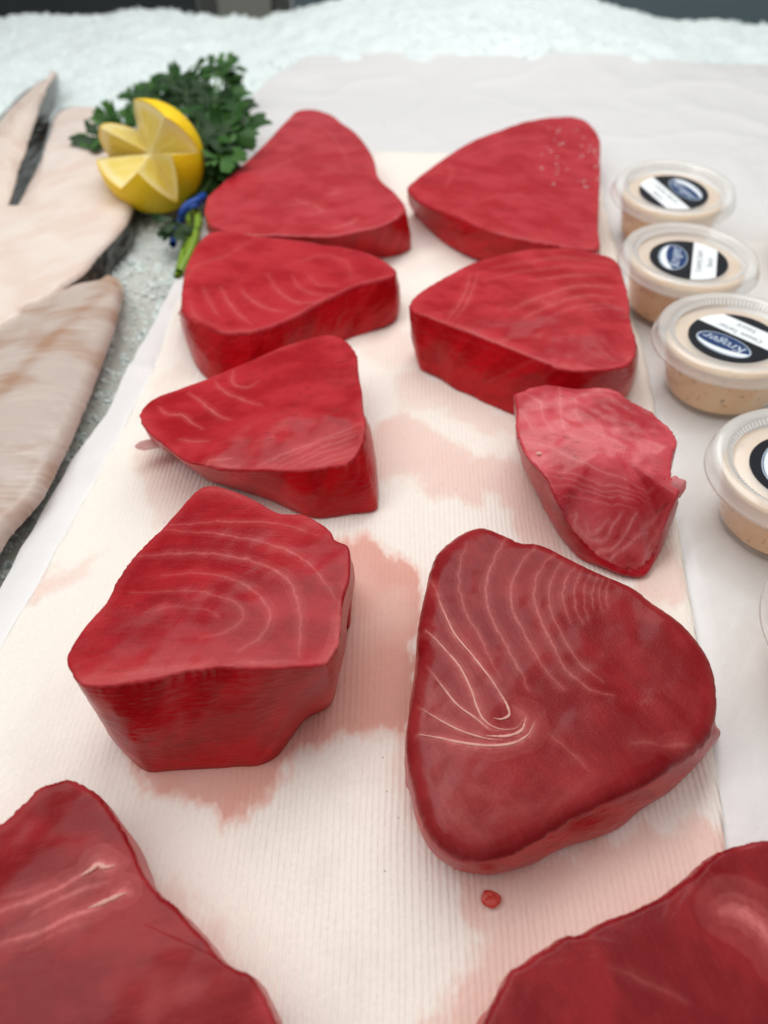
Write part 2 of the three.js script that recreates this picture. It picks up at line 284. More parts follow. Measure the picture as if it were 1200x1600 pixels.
  const g = cv.getContext('2d'); g.fillStyle = '#000'; g.fillRect(0, 0, TS, TH); g.lineCap = g.lineJoin = 'round';
  const hit = (x, y) => { let h = T + 0.008, p; for (let k = 0; k < 240; k++) { p = P(x, y, h); if (topH(p.x, p.z) >= h) break; h -= 0.0002; } return p; };
  const place = (pts) => { const [ox, oy, sc] = o.zoom; return pts.map(([x, y]) => hit(ox + x / sc, oy + y / sc)); };
  const lines = (o.paleStrokes ?? []).map(([pts, w = 0.5, a = 0.6]) => [new THREE.CatmullRomCurve3(place(pts), false, 'centripetal').getPoints(60), w, a]);
  for (const [pts, w, a] of lines) for (const [ww, aa] of [[9, 0.12], [4.5, 0.24], [2.0, 0.48], [0.9, 0.75]]) for (let k = 0; k < pts.length - 1; k++) {
    const taper = Math.sin(Math.PI * clamp((k + 4) / (pts.length + 6))), v = Math.round(255 * a * aa * (0.45 + 0.55 * taper));
    g.globalCompositeOperation = 'lighten'; g.strokeStyle = `rgb(${v},${v},${v})`; g.lineWidth = Math.max(0.8, w * 0.001 / (maxx - minx) * TS * ww * (0.55 + 0.45 * taper));
    g.beginPath(); for (let q = k; q <= k + 1; q++) g[q > k ? 'lineTo' : 'moveTo']((pts[q].x - minx) / (maxx - minx) * TS, (pts[q].z - minz) / (maxz - minz) * TH); g.stroke();
  }
  const md = g.getImageData(0, 0, TS, TH).data, paleStroke = (i, j) => md[4 * (clamp(Math.round(j), 0, TH - 1) * TS + clamp(Math.round(i), 0, TS - 1))] / 255;
  const look = o.look(sd), ang = o.grain ?? 0.3, ca = Math.cos(ang), sa = Math.sin(ang), mm = (maxx - minx) / TS * 1000;
  const bd = new Float32Array(TS * TH);
  const map = colorTex(TS, TH, (i, j) => {
    const x = minx + (i + 0.5) / TS * (maxx - minx), z = minz + (j + 0.5) / TH * (maxz - minz);
    const wx = (fbm(i * mm / 3, j * mm / 3, sd + 30, 3) - 0.5) * 1.3 / mm, wz = (fbm(i * mm / 3, j * mm / 3, sd + 31, 3) - 0.5) * 1.3 / mm;
    const v = paleStroke(i + wx, j + wz) * (0.55 + 0.6 * fbm(i * mm / 1.2, j * mm / 1.2, sd + 32, 2)), [s] = polar(x, z), u = (x * ca + z * sa) * 1000, w = (-x * sa + z * ca) * 1000;
    const L = look.at(u, w, s, v, x, z); bd[j * TS + i] = L.b; return L.c;
  });
  const bump = grayTex(TS, TH, (i, j) => bd[j * TS + i]);
  map.wrapS = map.wrapT = bump.wrapS = bump.wrapT = THREE.ClampToEdgeWrapping;
  const grp = thing(o.thing, o.label, o.category, [c.x, 0, c.z], o.group);
  const sub = (idx, uv, name, mat) => {
    const mp = new Map(), p = [], q = [], u = [], ix = idx.map((v) => { if (!mp.has(v)) { mp.set(v, mp.size); p.push(pos[3 * v] - c.x, pos[3 * v + 1], pos[3 * v + 2] - c.z); q.push(nrm[3 * v], nrm[3 * v + 1], nrm[3 * v + 2]); u.push(uv[2 * v], uv[2 * v + 1]); } return mp.get(v); });
    return mesh(name, bufferGeo(p, u, ix, q), mat, grp);
  };
  sub(iT, uvT, o.topName ?? 'cut_face', new THREE.MeshPhysicalMaterial({ map, bumpMap: bump, bumpScale: o.bumpScale ?? 0.00026, ...look.mat }));
  sub(iS, uvS, o.sideName ?? 'side', o.sideMat ?? new THREE.MeshPhysicalMaterial({ map: meatSide.map, bumpMap: meatSide.bump, bumpScale: 0.0005, color: new THREE.Color(...(o.sideTint ?? [1, 1, 1])), roughness: 0.32, specularIntensity: 0.45, clearcoat: 0.15, clearcoatRoughness: 0.18, ior: 1.38 }));
  return { grp, c, hit, place, topH, lines };
}
// raw tuna: colour a (deep) to b (lighter), pale rim tint paints in light glowing through the edge
const tuna = (a, b, opt = {}) => (sd) => {
  const A = lin(a), B = lin(b), V = lin(opt.paleStroke ?? [236, 150, 142]), D = lin(opt.dark ?? [112, 12, 20]), F = lin([206, 88, 88]);
  return {
    mat: { color: new THREE.Color(0.92, 0.74, 0.8), roughness: opt.film ?? 0.32, specularIntensity: opt.spec ?? 0.3, clearcoat: opt.coat ?? 0.13, clearcoatRoughness: 0.16, ior: 1.38 },
    at(u, w, s, v, x, z) {
      const t = fbm(u / 14, w / 9, sd + 40, 4), f = vn(u / 5.5 + 2 * vn(u / 9, w / 9, sd + 44), w / 0.42, sd + 41) * 0.6 + vn(u / 2.4, w / 0.26, sd + 42) * 0.4, gr = vn(u / 0.34, w / 0.34, sd + 43);
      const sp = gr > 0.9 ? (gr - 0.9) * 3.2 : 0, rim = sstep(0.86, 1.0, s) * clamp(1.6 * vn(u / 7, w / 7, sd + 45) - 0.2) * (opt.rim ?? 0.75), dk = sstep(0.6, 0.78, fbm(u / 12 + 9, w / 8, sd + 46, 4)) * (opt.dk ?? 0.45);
      const slit = sstep(0.80, 0.9, vn(u / 4.5, w / 0.5, sd + 47)) * sstep(0.55, 0.7, vn(u / 9, w / 9, sd + 48)) * (opt.slit ?? 0.35);
      const fine = hash(Math.floor(u / 0.16), Math.floor(w / 0.16), sd + 50) - 0.5;
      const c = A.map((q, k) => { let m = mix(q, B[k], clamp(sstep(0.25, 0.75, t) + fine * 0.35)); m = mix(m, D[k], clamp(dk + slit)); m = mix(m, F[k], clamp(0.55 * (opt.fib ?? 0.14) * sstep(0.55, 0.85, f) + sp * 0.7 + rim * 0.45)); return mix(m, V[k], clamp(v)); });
      return { c, b: 0.4 + 0.12 * (f - 0.5) + 0.3 * (gr - 0.5) + 0.3 * (fbm(u / 2.6, w / 2.6, sd + 49, 3) - 0.5) + 0.25 * v - 0.3 * slit };
    },
  };
};
const G = 'raw tuna steaks set out in rows on the paper towel';
const steak = (o) => slab({ thing: 'tuna_steak', category: 'tuna steak', group: G, ...o });
const red = [[158, 34, 44], [182, 58, 64]];

steak({ seed: 11, T: 0.027, r: 0.0016, grain: -0.2, zoom: [300, 140, 1.818], look: tuna([174, 31, 42], [192, 60, 68], { rough: 0.3, coat: 0.4, film: 0.24, spec: 0.5, dk: 0.06 }), lump: 0.0009, label: 'far left tuna steak with a pointed top, beside the parsley', bulge: 0.0008,
  pts: [[322, 313], [350, 283], [388, 248], [420, 217], [448, 186], [466, 172], [490, 171], [515, 178], [540, 194], [564, 214], [583, 246], [593, 278], [619, 302], [634, 328, 642, 388], [599, 351, 613, 404], [560, 362, 570, 405], [509, 369, 520, 402], [437, 367, 440, 405], [365, 364, 365, 400], [328, 350, 330, 375]],
  paleStrokes: [[[[270, 330], [320, 325], [370, 345], [330, 355]], 1.6, 0.32], [[[290, 310], [330, 325], [380, 340]], 1.4, 0.3], [[[390, 300], [420, 290]], 1.5, 0.3], [[[400, 395], [450, 380], [470, 365]], 0.9, 0.5], [[[270, 90], [280, 80], [292, 85]], 1.5, 0.4], [[[190, 250], [260, 210], [330, 180]], 0.5, 0.2], [[[380, 110], [420, 160], [450, 230]], 0.6, 0.2]] });  // the broad middle strokes paint a whitish wet sheen, the thin ones are veins
const s2 = steak({ seed: 23, T: 0.025, r: 0.002, grain: 0.5, zoom: [300, 140, 1.818], look: tuna([172, 37, 46], [188, 60, 68], { rough: 0.36, dk: 0.12 }), label: 'far right tuna steak dotted with tiny water droplets along its right edge',
  pts: [[637, 293, 647, 334], [648, 280], [666, 266], [692, 246], [719, 229], [750, 214], [784, 201], [816, 190], [850, 183], [872, 182], [892, 180], [912, 185], [928, 198], [938, 214], [939, 250], [937, 305], [936, 350], [933, 388, 930, 412], [900, 388, 895, 420], [868, 382, 860, 428], [828, 375, 800, 424], [767, 361, 734, 404], [732, 346, 706, 389], [701, 332, 678, 370], [665, 318, 656, 347]],
  paleStrokes: [[[[640, 250], [690, 235], [740, 240]], 0.7, 0.25], [[[720, 280], [735, 240], [730, 200]], 0.7, 0.22], [[[780, 330], [900, 300], [1050, 330]], 0.6, 0.16], [[[760, 200], [880, 150], [1000, 130]], 0.7, 0.2]] });
steak({ seed: 31, T: 0.029, r: 0.0022, grain: 0.35, zoom: [240, 340, 2.857], look: tuna([168, 27, 38], [188, 50, 58], { rough: 0.34, dk: 0.14 }), label: 'tuna steak in the second row on the left, below the parsley, with curved pale lines',
  pts: [[283, 478, 283, 498], [284, 445], [290, 412], [306, 380], [331, 361], [362, 360], [397, 366], [440, 371], [485, 377], [520, 382], [555, 388], [590, 400], [616, 416], [620, 424, 620, 470], [617, 430, 619, 502], [590, 438, 580, 520], [548, 450, 545, 533], [510, 468, 505, 556], [464, 494, 460, 580], [422, 510, 420, 600], [385, 518, 380, 612], [350, 520, 345, 606], [318, 508, 318, 588], [296, 496, 295, 548]],
  paleStrokes: [[[[300, 310], [330, 370], [380, 430], [430, 470]], 0.6, 0.45], [[[390, 320], [440, 370], [520, 410], [590, 420]], 0.6, 0.45], [[[510, 250], [560, 330], [650, 380], [750, 370]], 0.7, 0.4], [[[620, 260], [660, 320], [730, 345], [800, 340]], 0.6, 0.35], [[[220, 310], [250, 380], [290, 440]], 0.6, 0.35], [[[640, 200], [760, 170], [860, 200], [880, 260]], 0.8, 0.22], [[[140, 290], [200, 210], [330, 170], [460, 90]], 1.2, 0.22], [[[160, 370], [190, 440], [290, 490]], 0.8, 0.25], [[[680, 250], [740, 300], [820, 300]], 0.7, 0.25]] });
steak({ seed: 47, T: 0.034, r: 0.0013, grain: 0.2, zoom: [620, 370, 2.609], look: tuna([166, 24, 35], [190, 52, 60], { rough: 0.36, dk: 0.1 }), label: 'second-row tuna steak beside the sauce cups, with fanned pale bands on top',
  pts: [[640, 474, 655, 578], [648, 462], [681, 440], [710, 424], [746, 407], [780, 397], [812, 391], [850, 387], [890, 386], [915, 389], [940, 396], [962, 405], [971, 418], [979, 450], [984, 480], [987, 506], [993, 530, 994, 560], [994, 548, 991, 582], [985, 568, 978, 622], [957, 577, 950, 640], [925, 580, 920, 656], [888, 579, 870, 664], [850, 566, 812, 653], [812, 550, 764, 635], [773, 535, 737, 622], [735, 520, 712, 611], [702, 508, 690, 596], [670, 496, 668, 586], [651, 488, 658, 581]],
  paleStrokes: [[[[540, 180], [700, 160], [850, 155]], 0.7, 0.42], [[[460, 300], [600, 240], [750, 200], [880, 205]], 0.8, 0.45], [[[520, 330], [650, 270], [780, 240], [890, 250]], 0.7, 0.42], [[[600, 340], [720, 290], [850, 275]], 0.6, 0.35], [[[760, 300], [860, 290]], 0.6, 0.3], [[[200, 345], [245, 290], [285, 210], [300, 150]], 0.7, 0.4], [[[225, 350], [275, 290], [310, 210], [330, 150]], 0.6, 0.35], [[[380, 130], [560, 100], [740, 90], [880, 110]], 0.8, 0.3], [[[350, 180], [520, 140], [720, 120], [860, 130]], 0.6, 0.3], [[[100, 320], [215, 350], [400, 425], [600, 505]], 1.0, 0.22]] });
const s5 = steak({ seed: 53, T: 0.031, r: 0.001, grain: -0.25, tex: 640, zoom: [190, 500, 2.79], look: tuna([162, 20, 31], [186, 45, 53], { rough: 0.36, dk: 0.2, slit: 0.5 }), label: 'triangular tuna steak with a pale torn flap at its left tip, third on the left', rag: 0.0006, fall: 3,
  pts: [[219, 645, 246, 684], [227, 634, 252, 668], [240, 624, 262, 652], [278, 608, 290, 634], [319, 592], [350, 580], [376, 570], [408, 556], [441, 542], [470, 534], [495, 527], [516, 523], [533, 528], [546, 537], [555, 550], [558, 572], [561, 594], [565, 618], [570, 645, 578, 690], [573, 665, 588, 730], [566, 690, 592, 785, 0.95], [556, 718, 588, 799, 0.88], [540, 726, 548, 806, 0.86], [510, 731, 520, 810, 0.86], [477, 735, 495, 811, 0.88], [440, 736, 468, 806, 0.9], [401, 735, 419, 785, 0.93], [370, 735, 385, 772, 0.93], [351, 733, 350, 762, 0.95], [320, 725, 322, 752], [290, 718, 300, 735], [262, 697, 276, 716], [240, 680, 258, 702], [224, 662, 248, 690]],
  paleStrokes: [[[[290, 320], [340, 350], [390, 390], [430, 420], [480, 435]], 0.5, 0.6], [[[490, 220], [480, 260], [500, 285], [550, 295], [600, 270]], 0.5, 0.5], [[[410, 270], [430, 300], [520, 345], [610, 375]], 0.5, 0.5], [[[160, 380], [200, 410], [260, 415], [310, 450], [350, 475]], 0.5, 0.6], [[[370, 640], [380, 615], [430, 610], [480, 605]], 0.7, 0.6], [[[590, 640], [700, 590], [850, 530], [1040, 450]], 0.5, 0.5], [[[640, 640], [760, 580], [900, 520], [1030, 480]], 0.3, 0.4], [[[690, 640], [800, 590], [920, 540], [1030, 500]], 0.3, 0.4], [[[740, 640], [850, 590], [1020, 530]], 0.3, 0.38], [[[800, 640], [900, 600], [1015, 560]], 0.3, 0.35], [[[850, 640], [930, 610], [1010, 590]], 0.3, 0.3], [[[250, 520], [300, 530], [380, 530]], 0.5, 0.4], [[[380, 650], [440, 640], [520, 640]], 1.2, 0.35]] });
const block = steak({ seed: 61, T: 0.05, r: 0.0011, grain: 0.05, tex: 640, zoom: [80, 740, 2.4], look: tuna([148, 13, 24], [174, 34, 43], { rough: 0.36, dk: 0.22, fib: 0.16 }), label: 'tall blocky tuna steak with concentric pale rings on top and a deep red front face', rag: 0.00036, bulge: 0.001,
  pts: [[103, 1028], [113, 1006], [134, 975], [158, 950], [165, 940], [180, 914], [194, 890], [209, 868], [232, 843], [259, 818], [292, 781], [306, 767], [320, 760], [338, 757], [372, 768], [405, 784], [438, 799], [472, 803], [495, 814], [514, 828], [524, 843], [543, 851], [549, 868, 548, 900], [547, 898, 548, 930], [537, 932, 545, 965], [533, 982, 536, 1010], [527, 1014, 530, 1055], [510, 1036, 518, 1105], [496, 1040, 478, 1128], [455, 1044, 452, 1160], [415, 1046, 432, 1185], [372, 1046, 404, 1199], [347, 1044, 372, 1201], [318, 1047, 345, 1203], [288, 1051, 318, 1204], [245, 1060, 280, 1206], [205, 1067, 245, 1208], [165, 1072, 228, 1205], [128, 1070, 205, 1186], [112, 1055, 180, 1155]],
  paleStrokes: [[[[330, 310], [500, 300], [700, 315], [830, 360], [890, 400], [930, 500], [935, 600], [930, 690]], 0.6, 0.55], [[[430, 210], [640, 230], [800, 260], [930, 310], [1020, 400], [1070, 470]], 0.5, 0.5], [[[420, 380], [600, 375], [710, 410], [790, 470], [820, 540], [790, 610], [700, 670]], 0.55, 0.45], [[[300, 450], [500, 440], [620, 460], [710, 500], [715, 550], [660, 590], [560, 620]], 0.4, 0.38], [[[450, 195], [650, 180], [850, 190], [1000, 230]], 0.5, 0.4], [[[1085, 480], [1085, 560], [1070, 650], [1020, 720]], 0.8, 0.6], [[[110, 770], [300, 750], [450, 730], [620, 705]], 2.2, 0.32], [[[640, 715], [760, 710], [920, 705]], 0.9, 0.3], [[[480, 80], [620, 60], [760, 110]], 1.2, 0.2], [[[350, 520], [480, 500], [600, 520], [640, 550]], 0.3, 0.25]] });  // the widest stroke is a painted pink highlight along the front edge
const big = steak({ seed: 71, T: 0.028, r: 0.006, grain: 1.05, tex: 768, zoom: [610, 790, 2.222], look: tuna([128, 19, 25], [148, 34, 38], { rim: 0.35, rough: 0.42, dk: 0.2, slit: 0.15, paleStroke: [226, 150, 138], fib: 0.14 }), label: 'largest whole tuna steak, rounded, with a white tendon and many fine pale curves', splitAt: 1, rag: 0.0005, dome: 0.0005, lump: 0.0022,
  pts: [[758, 816], [735, 819], [708, 833], [686, 852], [672, 880], [664, 915], [656, 950], [652, 985], [651, 1030], [646, 1068], [638, 1110], [636, 1150], [638, 1185], [646, 1228, 650, 1240], [660, 1272, 664, 1290], [680, 1305, 684, 1334], [706, 1328, 712, 1358], [740, 1338, 748, 1367], [775, 1336, 790, 1364], [810, 1326, 828, 1351], [846, 1304, 866, 1332], [880, 1284, 902, 1318], [920, 1262, 956, 1297], [970, 1240, 1001, 1267], [1030, 1212, 1050, 1240], [1075, 1180, 1082, 1206], [1104, 1156, 1108, 1166], [1122, 1132, 1121, 1140], [1128, 1088], [1122, 1040], [1100, 1000], [1078, 975], [1055, 955], [1030, 935], [1003, 915], [980, 903], [955, 894], [925, 880], [890, 862], [862, 848], [840, 841], [812, 839], [798, 832], [780, 823]],
  paleStrokes: [[[[265, 130], [245, 200], [238, 270], [260, 370], [310, 450], [350, 540], [380, 600]], 0.4, 0.5], [[[410, 100], [360, 190], [330, 290], [345, 370], [400, 480], [450, 580], [480, 640]], 0.5, 0.65], [[[505, 140], [450, 210], [420, 290], [430, 370], [470, 450], [530, 560], [600, 640]], 0.5, 0.6], [[[580, 160], [530, 210], [500, 280], [500, 340], [545, 450], [620, 580], [700, 640], [770, 660]], 0.45, 0.58], [[[600, 190], [560, 260], [552, 330], [580, 420], [650, 540], [740, 610]], 0.4, 0.5], [[[640, 210], [605, 270], [600, 330], [625, 410]], 0.4, 0.5], [[[665, 220], [640, 290], [645, 360], [665, 410]], 0.4, 0.45], [[[700, 230], [672, 290], [675, 350], [690, 395]], 0.35, 0.42], [[[725, 235], [700, 300], [705, 360]], 0.35, 0.4], [[[745, 240], [725, 300], [735, 370]], 0.35, 0.42], [[[762, 240], [750, 310], [757, 360]], 0.35, 0.42],
    [[[120, 430], [180, 490], [240, 560], [280, 640], [300, 700], [320, 740], [360, 770]], 0.7, 0.85], [[[140, 240], [170, 330], [220, 440], [300, 540], [360, 620], [400, 690]], 0.6, 0.8], [[[130, 560], [180, 620], [230, 690], [300, 740], [360, 780], [440, 770]], 0.6, 0.6], [[[100, 700], [180, 745], [250, 780], [340, 800]], 1.4, 0.4], [[[95, 795], [180, 812], [260, 828], [350, 836], [430, 826], [482, 795], [503, 750]], 1.0, 0.8], [[[430, 700], [470, 740], [455, 790], [390, 805]], 1.6, 0.5], [[[540, 790], [640, 870], [700, 930]], 0.4, 0.3], [[[950, 835], [1010, 830], [1050, 825]], 1.0, 0.4], [[[820, 830], [880, 820], [950, 835]], 0.7, 0.25], [[[200, 940], [300, 990], [420, 1020]], 2.5, 0.16], [[[300, 1120], [400, 1060], [520, 1040]], 3, 0.16], [[[150, 850], [180, 950], [230, 1080], [330, 1160]], 4.5, 0.2], [[[110, 600], [150, 700], [130, 760]], 4, 0.22], [[[700, 930], [600, 1020], [520, 1100]], 2, 0.14]] });
const small = steak({ sideTint: [0.85, 2.2, 2.0], seed: 83, T: 0.036, r: 0.0012, grain: 0.25, tex: 860, zoom: [780, 580, 4], look: tuna([174, 34, 46], [210, 86, 94], { rough: 0.34, coat: 0.3, film: 0.24, spec: 0.5, dk: 0.15, slit: 0.45, fib: 0.26, paleStroke: [236, 160, 156] }), label: 'small tuna steak with a torn pale flap and U-shaped lines on its front', rag: 0.0008, fall: 3, lump: 0.002,
  pts: [[804, 618, 815, 680], [817, 609, 826, 668], [832, 603], [858, 601], [880, 603], [905, 607], [930, 605], [955, 608], [980, 622], [1006, 636], [1030, 651], [1046, 664], [1056, 680], [1058, 694], [1051, 710], [1050, 738], [1060, 752], [1057, 774, 1052, 800, 0.95], [1046, 806, 1043, 835, 0.7], [1034, 838, 1034, 862, 0.42], [1018, 866, 1020, 884, 0.24], [1000, 884, 1004, 901, 0.18], [975, 884, 985, 902, 0.18], [945, 872, 950, 893, 0.22], [915, 848, 910, 878, 0.36], [890, 816, 885, 855, 0.6], [872, 782, 868, 832, 0.84], [852, 748, 848, 800, 0.95], [832, 720, 834, 772], [818, 700, 824, 748], [810, 680, 817, 728], [806, 650, 815, 706]],
  paleStrokes: [[[[160, 140], [250, 190], [280, 300], [330, 380]], 0.5, 0.6], [[[380, 100], [380, 220], [390, 310], [450, 400], [600, 450]], 0.5, 0.6], [[[480, 190], [490, 160], [650, 145], [760, 200]], 0.5, 0.5], [[[480, 190], [480, 260], [540, 340], [640, 400], [760, 450]], 0.4, 0.42], [[[140, 250], [190, 330], [220, 390]], 0.5, 0.5], [[[150, 440], [300, 470], [450, 540], [700, 650], [960, 740]], 0.5, 0.5], [[[260, 600], [450, 640], [700, 720], [940, 790]], 0.35, 0.4], [[[290, 650], [450, 680], [700, 760], [930, 820]], 0.35, 0.4], [[[330, 720], [500, 730], [700, 790], [900, 850]], 0.35, 0.4], [[[370, 790], [520, 790], [680, 830], [860, 880]], 0.35, 0.4],
    [[[440, 910], [480, 890], [470, 950], [520, 1030], [590, 1065], [670, 1040], [720, 960], [760, 900]], 0.9, 1], [[[540, 940], [560, 1020], [640, 970], [680, 930]], 1.0, 0.9], [[[450, 1010], [520, 1090], [620, 1125], [720, 1100], [790, 1000], [860, 900]], 0.8, 1], [[[470, 1080], [580, 1160], [700, 1160], [820, 1080], [930, 1010]], 0.8, 0.95], [[[860, 1050], [930, 960], [1000, 880]], 1.2, 0.5], [[[900, 1180], [970, 1050], [1040, 900]], 1.0, 0.5], [[[240, 520], [262, 505]], 1.4, 0.8]] });
const lowL = steak({ seed: 97, T: 0.03, r: 0.0016, grain: -0.3, tex: 640, zoom: [0, 1190, 2.609], look: tuna([126, 14, 21], [152, 33, 38], { rough: 0.42, dk: 0.3, slit: 0.3, fib: 0.14 }), label: 'tuna steak cut off by the lower left corner, crossed by ragged white streaks', rag: 0.0004,
  pts: [[103, 1217], [126, 1224], [153, 1243], [172, 1267], [192, 1298], [206, 1325], [218, 1352], [232, 1379], [250, 1396], [268, 1411], [295, 1436], [318, 1466], [345, 1497], [368, 1512], [388, 1522], [408, 1548], [434, 1598], [460, 1680], [450, 1760], [300, 1830], [0, 1840], [-260, 1780], [-360, 1600], [-250, 1420], [-120, 1330], [0, 1283], [22, 1265], [42, 1247], [52, 1236], [65, 1227], [85, 1220]],
  paleStrokes: [[[[0, 612], [100, 578], [250, 510], [330, 465], [400, 425]], 0.8, 0.75], [[[370, 440], [400, 415], [430, 430], [475, 420]], 1.2, 0.9], [[[130, 620], [250, 560], [350, 515], [440, 495]], 0.9, 0.6], [[[0, 742], [150, 700], [300, 630], [400, 590], [510, 530]], 0.9, 0.8], [[[480, 545], [500, 525], [520, 540]], 1.1, 0.85], [[[100, 770], [250, 690], [370, 650]], 0.6, 0.4], [[[0, 560], [120, 530], [240, 480]], 0.8, 0.3], [[[40, 700], [160, 650], [300, 580]], 2.5, 0.22]] });
steak({ seed: 103, T: 0.03, r: 0.0018, grain: 1.3, tex: 640, zoom: [700, 1250, 2.4], look: tuna([121, 13, 21], [146, 30, 36], { rough: 0.42, dk: 0.3, slit: 0.3, fib: 0.12 }), label: 'tuna steak cut off by the lower right corner, with one thick pink sinew', rag: 0.0004,
  pts: [[1129, 1327], [1160, 1319], [1200, 1311], [1270, 1308], [1370, 1350], [1440, 1480], [1440, 1700], [1300, 1850], [1000, 1860], [800, 1790], [735, 1690], [748, 1620], [760, 1588], [778, 1556], [790, 1526], [806, 1512], [825, 1500], [850, 1482], [875, 1467], [900, 1458], [940, 1441], [983, 1423], [1015, 1410], [1042, 1396], [1060, 1382], [1075, 1371], [1095, 1356], [1110, 1343]],
  paleStrokes: [[[[1020, 425], [1060, 415], [1110, 425], [1160, 460], [1200, 510], [1230, 600]], 2.2, 0.85], [[[1040, 440], [1110, 445], [1165, 490]], 1.2, 0.6], [[[960, 370], [1100, 370], [1200, 390]], 1.5, 0.2], [[[600, 620], [760, 690], [900, 760]], 0.5, 0.2]] });

// white tendon standing proud of the largest steak; torn flaps
const sinewMat = new THREE.MeshPhysicalMaterial({ color: new THREE.Color(...lin([238, 178, 166])), roughness: 0.4, transmission: 0.2, thickness: 0, ior: 1.38 });
function strand(rec, pts, w, lift = 0.35) {
  const p = rec.place(pts).map((q) => new THREE.Vector3(q.x - rec.c.x, rec.topH(q.x, q.z) + w * lift, q.z - rec.c.z)), cu = new THREE.CatmullRomCurve3(p), g = new THREE.TubeGeometry(cu, 60, w, 8), a = g.attributes.position;
  for (let i = 0; i <= 60; i++) { const m = cu.getPointAt(i / 60), k = Math.sin(Math.PI * clamp((i + 3) / 66)) * (0.7 + 0.6 * vn(i * 0.3, 5, 8)); for (let j = 0; j <= 8; j++) { const n = i * 9 + j; a.setXYZ(n, m.x + (a.getX(n) - m.x) * k, m.y + (a.getY(n) - m.y) * k * 0.6, m.z + (a.getZ(n) - m.z) * k); } }
  g.computeVertexNormals(); return mesh('sinew', g, sinewMat, rec.grp);
}
strand(big, [[100, 795], [180, 810], [260, 826], [350, 834], [430, 824], [478, 795], [500, 752]], 0.00042);
strand(big, [[380, 650], [405, 695], [412, 728], [385, 742], [355, 738]], 0.0004);
strand(big, [[330, 800], [410, 800], [455, 780], [470, 738]], 0.0004);
for (const l of [[[120, 430], [180, 490], [240, 560], [280, 640], [300, 700], [325, 745], [365, 772], [430, 776], [462, 745]], [[170, 330], [220, 440], [300, 540], [360, 620], [402, 690]], [[150, 590], [185, 635], [232, 692], [300, 742], [350, 785]], [[105, 705], [180, 750], [250, 784], [330, 808], [400, 815]]]) strand(big, l, 0.00026);
strand(lowL, [[330, 468], [375, 440], [400, 422], [430, 432], [470, 424]], 0.0007);
strand(lowL, [[360, 600], [430, 572], [490, 545], [520, 535]], 0.0006);
function blob(name, rec, px, h, size, seed, mat, squash = 1) {
  const g = new THREE.IcosahedronGeometry(1, 5), a = g.attributes.position, p = P(px[0], px[1], h);
  for (let k = 0; k < a.count; k++) { const x = a.getX(k), y = a.getY(k), z = a.getZ(k), s = 0.7 + 0.7 * fbm(x * 1.6 + 4, y * 1.6 + z * 1.3, seed, 3); a.setXYZ(k, x * s * size[0], y * s * size[1] * squash, z * s * size[2]); }
  g.computeVertexNormals(); const m = mesh(name, g, mat, rec ? rec.grp : scene); m.position.set(p.x - (rec ? rec.c.x : 0), h, p.z - (rec ? rec.c.z : 0)); return m;
}
const flapMat = new THREE.MeshPhysicalMaterial({ color: new THREE.Color(...lin([232, 150, 150])), roughness: 0.32, transmission: 0.4, thickness: 0, ior: 1.38 });
const fl = blob('fat_flap', small, [1050, 765], 0.031, [0.0034, 0.006, 0.004], 12, flapMat); fl.userData.label = 'pale pink torn flap'; fl.rotation.z = -0.25;
blob('fat_flap', small, [842, 709], 0.0362, [0.0011, 0.0007, 0.0009], 15, sinewMat);
const memb = blob('membrane_flap', s5, [240, 694], 0.012, [0.008, 0.0011, 0.0034], 17, new THREE.MeshPhysicalMaterial({ color: new THREE.Color(...lin([226, 190, 186])), roughness: 0.3, transmission: 0.6, thickness: 0, ior: 1.38 })); memb.userData.label = 'pale thin flap hanging off the tip'; memb.rotation.z = 0.15;
{
  const r = R_(404), parts = [];
  for (let k = 0; k < 46; k++) { const x = 936 - Math.pow(r(), 1.4) * 92, y = 196 + Math.pow(r(), 1.2) * 100, p = s2.hit(x, y), q = 0.0006 + 0.0007 * r(), d = new THREE.SphereGeometry(q, 12, 8); d.scale(1, 0.6, 1); d.translate(p.x - s2.c.x, s2.topH(p.x, p.z) + q * 0.15, p.z - s2.c.z); parts.push(d); }
  tag(mesh('water_droplets', mergeGeometries(parts), new THREE.MeshPhysicalMaterial({ color: 0xffffff, roughness: 0.1, transmission: 0.8, thickness: 0, ior: 1.33 }), s2.grp), null, null, null, 'stuff');
}
const crumb = blob('tuna_crumb', null, [768, 1405], 0.0022, [0.0026, 0.0011, 0.0024], 23, new THREE.MeshPhysicalMaterial({ color: new THREE.Color(...lin([214, 70, 58])), roughness: 0.4, transmission: 0.2, thickness: 0 }));
tag(crumb, 'tiny loose red crumb of tuna on the towel below the largest steak', 'crumb');


// ---------------------------------------------------------------- white fish fillets on the ice
function fishLook(base, pinkc, opt) {
  return (sd) => {
    const A = lin(base), B = lin(pinkc), W = lin([238, 228, 216]);
    return { mat: { roughness: 0.28, ior: 1.38 },
      at(u, w, s, v, x, z) {
        const t = fbm(u / 26, w / 12, sd + 40, 4), band = opt.band ? opt.band(u, w, s, x, z) : 0, f = vn(u / 16 + fbm(u / 20, w / 20, sd + 47, 2), w / 1.7, sd + 41) * 0.6 + vn(u / 9, w / 0.8, sd + 42) * 0.4, k = sstep(0.88, 1, s);
        const c = A.map((q, n) => mix(mix(mix(q, B[n], clamp(sstep(0.45, 0.75, t) * 0.6 + band + 0.18 * k)), W[n], (opt.fib ?? 0.12) * sstep(0.55, 0.8, f)), W[n], clamp(v)));
        return { c, b: 0.5 + 0.16 * (f - 0.5) + 0.4 * (fbm(u / 5, w / 5, sd + 44, 3) - 0.5) + 0.3 * v };
      } };
  };
}
